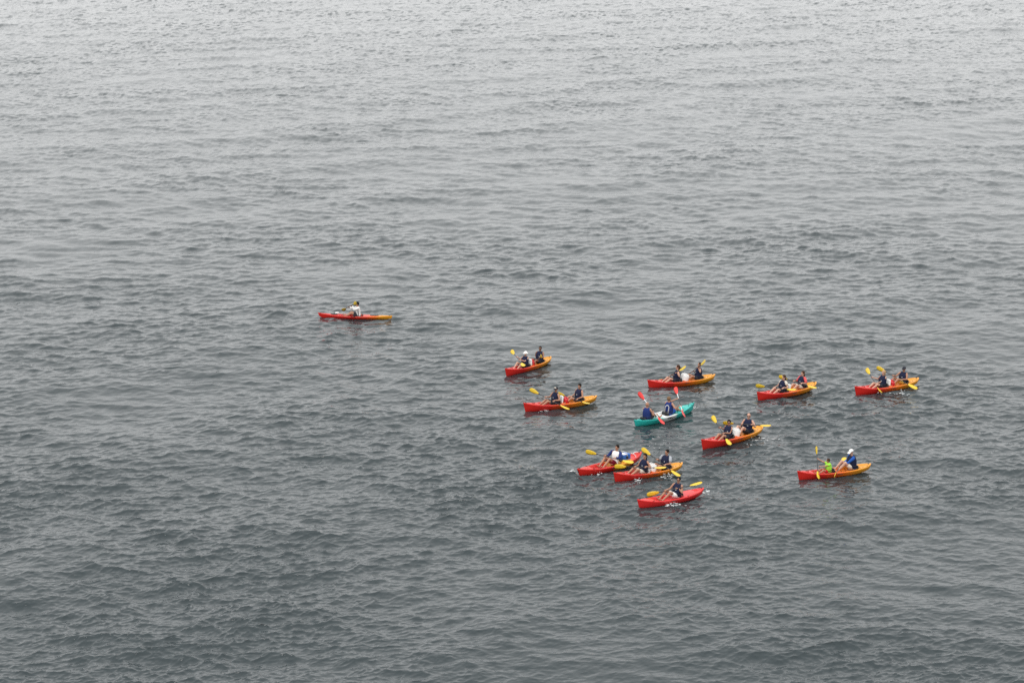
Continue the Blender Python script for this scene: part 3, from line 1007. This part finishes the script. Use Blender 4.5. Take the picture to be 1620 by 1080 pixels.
    if hat:
        hk, hmat = hat
        bm = bmesh.new()
        rings = []
        for t in range(7):
            a = t / 6 * math.pi / 2
            rr, zz = math.cos(a), math.sin(a)
            rings.append([Hd(-0.014 + max(0.02, rr) * 0.108 * math.cos(w), max(0.02, rr) * 0.092 * math.sin(w), 0.045 + zz * 0.092) for w in [2 * math.pi * i / 18 for i in range(18)]])
        loft(bm, rings)
        hc = obj('cap' if hk != 'sunhat' else 'sun_hat', bm, M[hmat], body)
        bm = bmesh.new()
        if hk == 'sunhat':
            rings = []
            for (r1, z1) in ((0.100, 0.052), (0.150, 0.030), (0.152, 0.024), (0.098, 0.044)):
                rings.append([Hd(-0.012 + r1 * math.cos(w), r1 * 0.9 * math.sin(w), z1) for w in [2 * math.pi * i / 18 for i in range(18)]])
            loft(bm, rings + [rings[0]], cap=False)
        else:
            top_r = [Hd(-0.014 + 0.105 * math.cos(w), 0.09 * math.sin(w), 0.052) for w in np.linspace(-1.1, 1.1, 9)]
            out_r = [Hd(0.01 + 0.17 * math.cos(w * 0.75), 0.085 * math.sin(w), 0.030 - 0.012 * abs(w)) for w in np.linspace(-1.1, 1.1, 9)]
            lo = Vector((0, 0, -0.008 * S))
            vt = [bm.verts.new(p) for p in top_r]
            vo = [bm.verts.new(p) for p in out_r]
            vt2 = [bm.verts.new(p + lo) for p in top_r]
            vo2 = [bm.verts.new(p + lo) for p in out_r]
            for i in range(8):
                bm.faces.new((vt[i], vo[i], vo[i + 1], vt[i + 1]))
                bm.faces.new((vt2[i], vt2[i + 1], vo2[i + 1], vo2[i]))
                bm.faces.new((vo[i], vo2[i], vo2[i + 1], vo[i + 1]))
        obj('brim', bm, M[hmat if hk != 'trucker' else 'darkcloth'], hc)
        if hk == 'trucker':
            bm = bmesh.new()
            ellipsoid(bm, Hd(0.062, 0, 0.092), (0.034 * S, 0.058 * S, 0.036 * S), 10, 8, hrot)
            obj('front_panel', bm, M['cream'], hc)
    if glasses:
        bm = bmesh.new()
        pts = [Hd(0.02, 0.082, 0.018), Hd(0.066, 0.066, 0.016), Hd(0.094, 0.034, 0.014), Hd(0.100, 0, 0.018), Hd(0.094, -0.034, 0.014), Hd(0.066, -0.066, 0.016), Hd(0.02, -0.082, 0.018)]
        tube(bm, pts, [(0.004 * S, 0.006 * S), (0.005 * S, 0.012 * S), (0.007 * S, 0.020 * S), (0.005 * S, 0.008 * S), (0.007 * S, 0.020 * S), (0.005 * S, 0.012 * S), (0.004 * S, 0.006 * S)], 8)
        obj('sunglasses', bm, M['glasses'], body)
    # ---- clothing
    if shirt:
        bm = bmesh.new()
        rings = []
        for z, rx, ry, x in ((0.02, 0.138, 0.19, 0), (0.12, 0.138, 0.187, -0.005), (0.22, 0.122, 0.166 * k, -0.015), (0.34, 0.125, 0.168 * k, -0.012), (0.44, 0.130, 0.178 * k, -0.01), (0.52, 0.118, 0.182 * k, -0.015), (0.575, 0.088, 0.155 * k, -0.02), (0.605, 0.070, 0.085, -0.018)):
            rings.append([T(p.x, p.y, p.z) for p in section((x, 0, z), rx, ry, 20)])
        loft(bm, rings)
        st = obj('shirt', bm, M[shirt], body)
        if sleeve:
            smat, frac = sleeve
            for (sh, el, wr), sy in zip(arms, (1, -1)):
                bm = bmesh.new()
                if frac <= 1:
                    e2 = sh.lerp(el, frac)
                    tube(bm, [sh + V(0, -sy * 0.055, 0.012), sh, sh.lerp(e2, 0.6), e2], [0.068 * S, 0.074 * S, 0.068 * S, 0.066 * S], 12, caps=False)
                else:
                    e2 = el.lerp(wr, frac - 1)
                    tube(bm, [sh + V(0, -sy * 0.055, 0.012), sh, sh.lerp(el, 0.6), el, el.lerp(e2, 0.5), e2], [0.068 * S, 0.074 * S, 0.062 * S, 0.053 * S, 0.052 * S, 0.040 * S], 12, caps=False)
                obj('sleeve', bm, M[smat], st)
        if shirt == 'white' and top is None and sleeve and sleeve[0] == 'white':     # dark side panels
            for sy in (1, -1):
                bm = bmesh.new()
                tube(bm, [T(-0.02, sy * 0.172, 0.10), T(-0.02, sy * 0.158, 0.24), T(-0.02, sy * 0.165, 0.40)], [(0.05 * S, 0.02 * S), (0.045 * S, 0.02 * S), (0.03 * S, 0.02 * S)], 10, up=Vector((1, 0, 0)))
                obj('side_panel', bm, M['darkcloth'], st)
    if top and top[0] == 'vest':
        bm = bmesh.new()
        rings = []
        g = 0.012 if shirt else 0.0
        for z, rx, ry, x in ((0.10, 0.140, 0.182, 0.0), (0.12, 0.152, 0.194, 0.0), (0.20, 0.150, 0.182, -0.008), (0.32, 0.158, 0.184, -0.008), (0.42, 0.160, 0.182, -0.008), (0.49, 0.146, 0.168, -0.012), (0.55, 0.120, 0.150, -0.018), (0.60, 0.092, 0.128, -0.02), (0.615, 0.072, 0.10, -0.02)):
            rings.append([T(p.x, p.y, p.z) for p in section((x, 0, z), rx * 1.06 + g, (ry * 1.06 + g * 0.7) * (0.95 if female else 1), 20, p=2.8)])
        loft(bm, rings)
        ve = obj('life_vest', bm, M[top[1]], body)
        bm = bmesh.new()
        pts = [T(p.x, p.y, p.z) for p in section((-0.004, 0, 0.20), 0.166 + g, 0.200 + g, 18, p=2.8)]
        tube(bm, pts + [pts[0]], [(0.006, 0.016)] * 19, 6, caps=False)
        obj('waist_belt', bm, M['black'], ve)
        bm = bmesh.new()
        tube(bm, [T(0.158 + g, 0, 0.13), T(0.162 + g, 0, 0.32), T(0.153 + g, 0, 0.46)], [0.010] * 3, 6)
        obj('zip', bm, M['black'], ve)
        bm = bmesh.new()
        rounded_box(bm, T(0.172 + g, 0.07, 0.37), (0.02, 0.05, 0.045), 0.006, hrot)
        obj('badge', bm, M['grey'], ve)
        if trim == 'arch':
            bm = bmesh.new()
            arch = [(-0.10, 0.14), (-0.10, 0.34), (-0.085, 0.43), (-0.045, 0.485), (0, 0.50), (0.045, 0.485), (0.085, 0.43), (0.10, 0.34), (0.10, 0.14)]
            xb = lambda z: -(np.interp(z, [0.12, 0.2, 0.32, 0.42, 0.49, 0.55], [0.162, 0.170, 0.178, 0.180, 0.170, 0.148])) - g
            tube(bm, [T(xb(z), y, z) for y, z in arch], [0.015] * 9, 6)
            obj('arch_trim', bm, M['white'], ve)
            bm = bmesh.new()
            tube(bm, [T(xb(0.14), -0.10, 0.14), T(xb(0.14), 0.10, 0.14)], [0.015] * 2, 6)
            obj('hem_trim', bm, M['white'], ve)
        if top[1] == 'lime':
            for sy in (1, -1):
                bm = bmesh.new()
                ellipsoid(bm, T(0.02, sy * 0.172, 0.30), (0.08 * S, 0.03 * S, 0.10 * S), 12, 8)
                obj('side_patch', bm, M['redcloth'], ve)
    if shorts:
        bm = bmesh.new()
        rings = []
        for z, rx, ry, x in ((-0.008, 0.105, 0.16, 0), (0.04, 0.138, 0.188, 0.0), (0.10, 0.138, 0.186, -0.003), (0.15, 0.128, 0.178, -0.008)):
            rings.append([T(p.x, p.y, p.z) for p in section((x, 0, z), rx, ry, 18)])
        loft(bm, rings)
        for sy in (1, -1):
            hip, kn = V(0.02, sy * 0.095, 0.085), V(0.395, sy * spread, knee)
            tube(bm, [hip, hip.lerp(kn, 0.35), hip.lerp(kn, 0.68)], [0.096 * S, 0.096 * S, 0.088 * S], 12, caps=False)
        obj('shorts', bm, M[shorts], body)
    return body


def seat_matrix(key, idx):
    m, sc, model, L = PLACE[key]
    e = SPEC[model]
    s = e['seats'][idx]
    z = deck_z(model, s) - 0.145 + 0.035 + 0.012
    return m @ Matrix.Translation(((s - 0.5) * L * sc, 0, z * sc))


REAR, FRONT = 0, 1
P = lambda a, b, label, **kw: dict(a=a, b=b, label=label, **kw)

person(seat_matrix('k0', 0), 'person in white long-sleeved shirt paddling the lone slim kayak',
       P((562.0, 479.8), (544.5, 489.0), 'yellow-bladed paddle raised before the face of the lone paddler', near=1, ta=10, tb=30),
       lean=6, twist=10, hair=('short', 'hair_black'), top=None, shirt='white', sleeve=('white', 1.95), shorts='darkcloth')

person(seat_matrix('k1', FRONT), 'person in white sun hat and navy life vest in front of a man with sunglasses',
       P((811.5, 557.5), (827.0, 577.0), 'yellow paddle held upright by the person in white sun hat', near=-1, ta=10, tb=25),
       look=5, twist=22, skin='skin_light', hair=('none', ''), hat=('sunhat', 'white'), female=True, knee=0.33, size=0.97)
person(seat_matrix('k1', REAR), 'man with short black hair and sunglasses behind the person in white sun hat',
       P((856.5, 563.5), (846.0, 571.0), 'paddle with yellow blade across the arm of the sunglassed man behind the white hat', near=1, ta=20, tb=60),
       look=8, twist=22, skin='skin_dark', glasses=True, hair=('crop', 'hair_black'))

person(seat_matrix('k2', FRONT), 'person in dark cap with white front and navy vest, paddling',
       P((845.6, 619.0), (893.0, 644.5), 'yellow paddle slanting down past the paddler in white-fronted cap', near=-1, ta=15, tb=62),
       look=12, twist=22, hat=('trucker', 'darkcloth'), hair=('crop', 'hair_black'))
person(seat_matrix('k2', REAR), 'dark-haired person in navy vest behind the paddler in white-fronted cap',
       P((888.5, 624.0), (926.5, 637.5), 'yellow paddle resting low across the stern seat behind the white-fronted cap', near=-1, ta=30, tb=68),
       look=15, twist=25, skin='skin', hair=('short', 'hair_black'))

person(seat_matrix('k3', FRONT), 'long-haired woman in navy vest in front of a white tub, behind the teal kayak',
       P((1080.0, 583.5), (1043.0, 602.5), 'paddle with blade raised behind the long-haired woman beyond the teal kayak', near=1, ta=52, tb=20),
       look=-5, hair=('tail', 'hair_brown'), female=True, skin='skin_light', twist=-15)
person(seat_matrix('k3', REAR), 'brown-haired paddler in blue vest at the yellow stern beyond the teal kayak',
       P((1112.7, 574.0), (1086.0, 594.5), 'paddle raised highest, over the yellow stern beyond the teal kayak', near=1, ta=52, tb=20),
       look=25, hair=('crop', 'hair_brown'), top=('vest', 'navy'), twist=-15)

person(seat_matrix('k4', FRONT), 'sandy-haired paddler in blue vest with white arch on the back, teal kayak bow',
       P((1070.0, 618.0), (1080.5, 654.0), 'red-bladed paddle of the bow paddler in the teal kayak', blade='red', white=True, near=0, ta=20, tb=60),
       hair=('short', 'hair_sandy'), top=('vest', 'blue'), trim='arch', shorts='royal', lean=2, twist=18, look=-25, skin='skin')
person(seat_matrix('k4', REAR), 'close-cropped paddler in plain blue vest at the stern of the teal kayak',
       P((1015.0, 626.5), (1045.5, 665.5), 'red-bladed paddle of the stern paddler in the teal kayak', blade='red', white=True, near=-1, ta=20, tb=50),
       hair=('none', ''), top=('vest', 'blue'), lean=2, twist=18, look=-15, skin='skin')

person(seat_matrix('k5', FRONT), 'dark-haired woman in sunglasses and navy vest before a bald man',
       P((1130.4, 663.6), (1152.0, 699.0), 'yellow paddle held upright by the woman in front of the bald man', near=-1, ta=15, tb=30),
       look=20, twist=22, glasses=True, hair=('short', 'hair_black'), female=True)
person(seat_matrix('k5', REAR), 'bald man in sunglasses and navy vest holding his paddle level',
       P((1152.5, 668.8), (1210.8, 673.5), 'yellow paddle held level by the bald man', near=0, ta=35, tb=65),
       look=5, twist=30, glasses=True, hair=('none', ''), size=1.07, knee=0.36, skin='skin_light')

person(seat_matrix('k6', FRONT), 'dark-haired paddler in navy vest in front of the woman in coral shirt',
       P((1203.3, 610.5), (1252.0, 616.5), 'yellow paddle pointing level ahead in front of the woman in coral', near=0, ta=25, tb=60),
       look=5, hair=('tail', 'hair_brown'), female=True, shirt='cream', sleeve=('cream', 0.5), skin='skin_light')
person(seat_matrix('k6', REAR), 'brown-haired woman in coral T-shirt under a navy vest',
       P((1239.4, 597.3), (1284.5, 612.5), 'yellow paddle held by the woman in coral T-shirt', near=-1, ta=25, tb=60),
       look=10, hair=('long', 'hair_brown'), female=True, shirt='pink', sleeve=('pink', 0.9), skin='skin_light', shorts='cream')

person(seat_matrix('k7', FRONT), 'blond paddler in navy vest with bare arms',
       P((1373.7, 587.5), (1391.0, 617.0), 'yellow paddle held upright by the blond paddler', near=-1, ta=15, tb=65),
       look=2, twist=18, hair=('long', 'hair_blond'), female=True, skin='skin_light')
person(seat_matrix('k7', REAR), 'man in dark cap and yellow shorts behind the blond paddler',
       P((1394.6, 584.3), (1443.5, 611.5), 'yellow paddle slanting down beside the man in yellow shorts', near=-1, ta=20, tb=40),
       look=8, twist=22, glasses=True, hat=('cap', 'darkcloth'), hair=('crop', 'hair_black'), shorts='yellowcloth', knee=0.35)

person(seat_matrix('k8', FRONT), 'child in lime green vest holding a paddle bolt upright',
       P((1292.2, 711.5), (1294.0, 752.0), 'yellow paddle held bolt upright by the child in lime green', near=-1, ta=62, tb=45, len=1.9),
       size=0.72, hair=('short', 'hair_brown'), top=('vest', 'lime'), shirt='lime', sleeve=('lime', 0.45), shorts='redcloth', look=-25, lean=2)
person(seat_matrix('k8', REAR), 'person in white cap, blue jacket and dark vest behind the child',
       P((1334.4, 727.5), (1321.0, 750.0), 'paddle dipped at the side by the person in white cap behind the child', near=-1, ta=35, tb=80),
       lean=4, nod=14, look=10, hat=('cap', 'white'), hair=('crop', 'hair_black'), shirt='royal', sleeve=('royal', 1.9), shorts='cream', knee=0.37, size=1.03, skin='skin_light')

person(seat_matrix('k9', 0), 'black-haired man in white shirt with blue sleeves and maroon shorts',
       P((935.6, 715.6), (993.3, 730.4), 'yellow paddle held across the man in blue-sleeved white shirt', near=0, ta=20, tb=50),
       lean=-14, twist=35, look=-20, hair=('short', 'hair_black'), top=None, shirt='white', sleeve=('blue', 1.85), shorts='maroon', knee=0.37)

person(seat_matrix('k10', FRONT), 'long-haired woman in navy vest and pale shorts in front of the grey-shirted man',
       P((981.7, 737.5), (1044.3, 740.0), 'yellow paddle held level by the woman in front of the grey-shirted man', near=0, ta=15, tb=65),
       look=10, twist=18, hair=('long', 'hair_black'), female=True, shorts='cream')
person(seat_matrix('k10', REAR), 'black-haired man in grey T-shirt under a navy vest',
       P((1022.6, 714.3), (1068.3, 748.8), 'yellow paddle slanting across the man in grey T-shirt', near=-1, ta=15, tb=50),
       look=-12, twist=25, hair=('short', 'hair_black'), shirt='grey', sleeve=('grey', 0.75), skin='skin')

person(seat_matrix('k11', 0), 'man in sunglasses, navy vest and white shorts alone in the all-red kayak',
       P((1033.2, 780.1), (1101.0, 765.8), 'yellow paddle held across the man in the all-red kayak', near=0, ta=20, tb=60),
       lean=-10, twist=25, look=15, glasses=True, hair=('short', 'hair_black'), shorts='white', knee=0.34)


# ------------------------------------------------------------------ cargo
def cargo_matrix(key, s, dz=0.0):
    m, sc, model, L = PLACE[key]
    z = deck_z(model, s) - 0.145
    return m @ Matrix.Translation(((s - 0.5) * L * sc, 0, (z + dz) * sc))


def dry_tub(key, s, label, r=0.19, h=0.40, tilt=-20):
    root = empty('dry_tub', cargo_matrix(key, s) @ Matrix.Rotation(R(tilt), 4, 'Y'), label, 'tub', 'white tubs behind the front seats')
    bm = bmesh.new()
    prof = [(0.80, 0.0), (0.97, 0.03), (1.0, 0.10), (0.98, 0.5), (1.0, 0.85), (0.95, 0.93), (0.82, 0.97)]
    loft(bm, [[(r * q * math.cos(w), r * 1.15 * q * math.sin(w), h * z) for w in [2 * math.pi * i / 24 for i in range(24)]] for q, z in prof])
    obj('body', bm, M['tub'], root)
    bm = bmesh.new()
    loft(bm, [[(r * q * math.cos(w), r * 1.15 * q * math.sin(w), h * z) for w in [2 * math.pi * i / 24 for i in range(24)]] for q, z in ((0.86, 0.965), (0.88, 1.0), (0.84, 1.06), (0.3, 1.08))])
    obj('lid', bm, M['tub'], root)
    bm = bmesh.new()
    tube(bm, [(0, -r * 1.0, h * 0.9), (0.03, -r * 0.7, h * 1.16), (0.03, r * 0.7, h * 1.16), (0, r * 1.0, h * 0.9)], [0.010] * 4, 6)
    obj('handle', bm, M['tub'], root)


def seat_board(key, s, label):
    """white panel standing behind the front seat"""
    root = empty('seat_panel', cargo_matrix(key, s), label, 'panel', 'white panels behind the front seats')
    bm = bmesh.new()
    rings = []
    for k in range(8):
        t = k / 7
        w = 0.22 * (1 - 0.3 * t ** 3)
        z, x0 = 0.02 + 0.42 * t, -0.10 * t
        rings.append([(x0 - 0.03, -w, z), (x0 - 0.05, 0, z), (x0 - 0.03, w, z), (x0 + 0.02, w, z), (x0, 0, z), (x0 + 0.02, -w, z)])
    loft(bm, rings)
    obj('panel', bm, M['tub'], root)
    for sy in (1, -1):
        bm = bmesh.new()
        tube(bm, [(-0.03, sy * 0.20, 0.20), (0.14, sy * 0.30, 0.16)], [(0.005, 0.014)] * 2, 6)
        obj('strap', bm, M['black'], root)


def dry_bag(key, s, label):
    root = empty('dry_bag', cargo_matrix(key, s), label, 'bag', 'red dry bags between the seats')
    bm = bmesh.new()
    prof = [(0.55, 0.0), (0.95, 0.03), (1.0, 0.12), (0.97, 0.3), (1.0, 0.5), (0.96, 0.7), (0.85, 0.84), (0.5, 0.94), (0.35, 1.0)]
    loft(bm, [[(0.15 * q * math.cos(w) * (1 + 0.04 * math.sin(3 * w + 9 * z)), 0.19 * q * math.sin(w), 0.36 * z) for w in [2 * math.pi * i / 20 for i in range(20)]] for q, z in prof])
    obj('body', bm, M['dry_red'], root)
    bm = bmesh.new()
    tube(bm, [(0, -0.11, 0.355), (0, 0, 0.372), (0, 0.11, 0.355)], [(0.022, 0.03)] * 3, 8)
    obj('rolled_top', bm, M['dry_red'], root)
    bm = bmesh.new()
    tube(bm, [(0.0, 0.11, 0.36), (0.0, 0.17, 0.27), (0.0, 0.195, 0.16)], [(0.004, 0.012)] * 3, 6)
    obj('strap', bm, M['black'], root)


dry_tub('k3', 0.475, 'white rounded tub behind the long-haired woman beyond the teal kayak', 0.21, 0.42)
dry_tub('k5', 0.475, 'white rounded tub in front of the bald man', 0.21, 0.44)
dry_tub('k10', 0.475, 'white rounded tub in front of the grey-shirted man', 0.20, 0.40)
seat_board('k10', 0.535, 'white seat panel behind the long-haired woman in pale shorts')
seat_board('k1', 0.505, 'white seat panel behind the person in white sun hat')
seat_board('k2', 0.505, 'white seat panel behind the paddler in white-fronted cap')
seat_board('k7', 0.505, 'white seat panel behind the blond paddler')
seat_board('k6', 0.505, 'white seat panel in front of the woman in coral shirt')
dry_bag('k1', 0.425, 'red dry bag behind the person in white sun hat')
dry_bag('k2', 0.425, 'red dry bag behind the paddler in white-fronted cap')
dry_bag('k7', 0.425, 'red dry bag behind the blond paddler')

# blue cooler with white lid strapped on the banded solo kayak
cm = cargo_matrix('k9', 0.27, 0.145)
root = empty('cooler_box', cm, 'blue cooler box with white lid behind the man in blue sleeves', 'cooler')
bm = bmesh.new()
rounded_box(bm, (0, 0, 0.14), (0.42, 0.36, 0.26), 0.03)
obj('body', bm, M['cooler'], root)
bm = bmesh.new()
rounded_box(bm, (0.09, 0, 0.275), (0.20, 0.34, 0.03), 0.012)
obj('lid', bm, M['tub'], root)
bm = bmesh.new()
tube(bm, [(0.0, -0.19, 0.20), (0.03, -0.19, 0.36), (0.03, 0.19, 0.36), (0.0, 0.19, 0.20)], [0.011] * 4, 6)
obj('handle', bm, M['tub'], root)
bm = bmesh.new()
rounded_box(bm, (0.0, 0.186, 0.14), (0.12, 0.012, 0.10), 0.004)
obj('side_plate', bm, M['darkcloth'], root)
m, sc, model, L = PLACE['k9']
sr = empty('cargo_strap', cargo_matrix('k9', 0.10, 0.145), 'white cargo strap over the stern of the kayak with the blue cooler', 'strap')
bm = bmesh.new()
tube(bm, [(0.22, 0.31, 0.0), (0.16, 0.18, 0.06), (0.10, 0.0, 0.075), (0.06, -0.18, 0.06), (0.03, -0.27, 0.02)], [(0.006, 0.018)] * 5, 6)
obj('webbing', bm, M['tub'], sr)
bm = bmesh.new()
tube(bm, [(0.10, 0.0, 0.075), (-0.02, -0.10, 0.085), (-0.16, -0.10, 0.09), (-0.26, -0.02, 0.085)], [(0.012, 0.018)] * 4, 6)
obj('loose_end', bm, M['tub'], sr)
# white bottle under the deck cord of the lone kayak
bt = empty('water_bottle', cargo_matrix('k0', 0.745, 0.145 + 0.05), 'white bottle on the foredeck of the lone slim kayak', 'bottle')
bm = bmesh.new()
loft(bm, [[(0.16 * (z - 0.5), 0.055 * q * math.cos(w), 0.055 + 0.055 * q * math.sin(w)) for w in [2 * math.pi * i / 14 for i in range(14)]] for q, z in ((0.6, -0.25), (1, -0.15), (1, 0.8), (0.8, 0.98), (0.4, 1.1))])
obj('body', bm, M['tub'], bt)
bm = bmesh.new()
loft(bm, [[(0.16 * (z - 0.5), 0.055 * q * math.cos(w), 0.055 + 0.055 * q * math.sin(w)) for w in [2 * math.pi * i / 14 for i in range(14)]] for q, z in ((0.42, 1.08), (0.42, 1.25), (0.3, 1.28))])
obj('cap', bm, M['black'], bt)


# ------------------------------------------------------------------ splashes and foam
def foam(px, py, w, d, n, label, hgt=0.06, seed=0):
    g = random.Random(seed)
    c = at_height(px, py, 0)
    for _ in range(3):
        c = at_height(px, py, sea_height(c.x, c.y))
    bm = bmesh.new()
    for i in range(int(n * 0.4)):
        x, y = g.gauss(0, w / 2), g.gauss(0, d / 2)
        h = sea_height(c.x + x, c.y + y)
        fall = math.exp(-(x / w) ** 2 - (y / d) ** 2)
        r = g.uniform(0.008, 0.026) * (0.6 + fall)
        if g.random() < 0.35:
            z = h + abs(g.gauss(0, hgt)) * fall
            e = (r * 0.7, r * 0.7, r * 0.8)
        else:
            z = h + 0.004
            e = (r * g.uniform(1.2, 3.5), r * g.uniform(0.9, 2.0), r * 0.35)
        mt = Matrix.Translation((x, y, z - c.z)) @ Matrix.Rotation(g.uniform(-0.5, 0.5), 4, 'Z') @ Matrix.Diagonal((*e, 1))
        bmesh.ops.create_icosphere(bm, subdivisions=1, radius=1, matrix=mt)
    o = obj('foam_splash', bm, M['foam'])
    o.location = c
    tag(o, label, 'foam', kind='stuff')


FOAM = [
    (859, 649.5, 0.22, 0.35, 60, 'foam under the bow of the kayak with the white-fronted cap'),
    (1320.5, 752.5, 0.22, 0.20, 60, 'foam where the white-capped person dips a paddle'),
    (1064, 795.5, 0.55, 0.30, 90, 'foam along the side of the all-red kayak'),
    (1115, 776.5, 0.25, 0.5, 50, 'foam at the stern of the all-red kayak'),
    (1056, 753.5, 0.35, 0.45, 80, 'foam under the paddle of the grey-shirted man'),
    (1010, 758.0, 0.15, 0.3, 30, 'foam along the bow of the grey-shirted man\'s kayak'),
    (946, 750.0, 0.22, 0.35, 40, 'foam beside the bow of the kayak with the cooler'),
    (907, 746.0, 0.15, 0.4, 22, 'foam ahead of the kayak with the cooler'),
    (1200, 696.0, 0.9, 0.9, 90, 'wake foam beside the bald man\'s kayak'),
    (1224, 664.0, 0.5, 0.6, 18, 'flecks of foam behind the bald man\'s kayak'),
    (1098, 645.0, 0.12, 0.25, 35, 'foam at the bow of the teal kayak'),
    (1295, 616.0, 0.40, 0.5, 50, 'foam where the woman in coral dips a paddle'),
    (1425, 620.0, 0.7, 0.4, 45, 'foam beside the kayak of the man in yellow shorts'),
    (1390, 622.0, 0.12, 0.3, 18, 'foam where the blond paddler dips a paddle'),
    (1193, 615.5, 0.08, 0.3, 10, 'flecks ahead of the coral-shirted woman\'s kayak'),
    (806, 575.5, 0.05, 0.05, 6, 'fleck beside the white-hatted person\'s kayak'),
    (1048, 702.5, 0.9, 1.2, 30, 'flecks of foam between the teal kayak and the cooler kayak'),
]
for i, f in enumerate(FOAM):
    foam(*f, seed=100 + i)
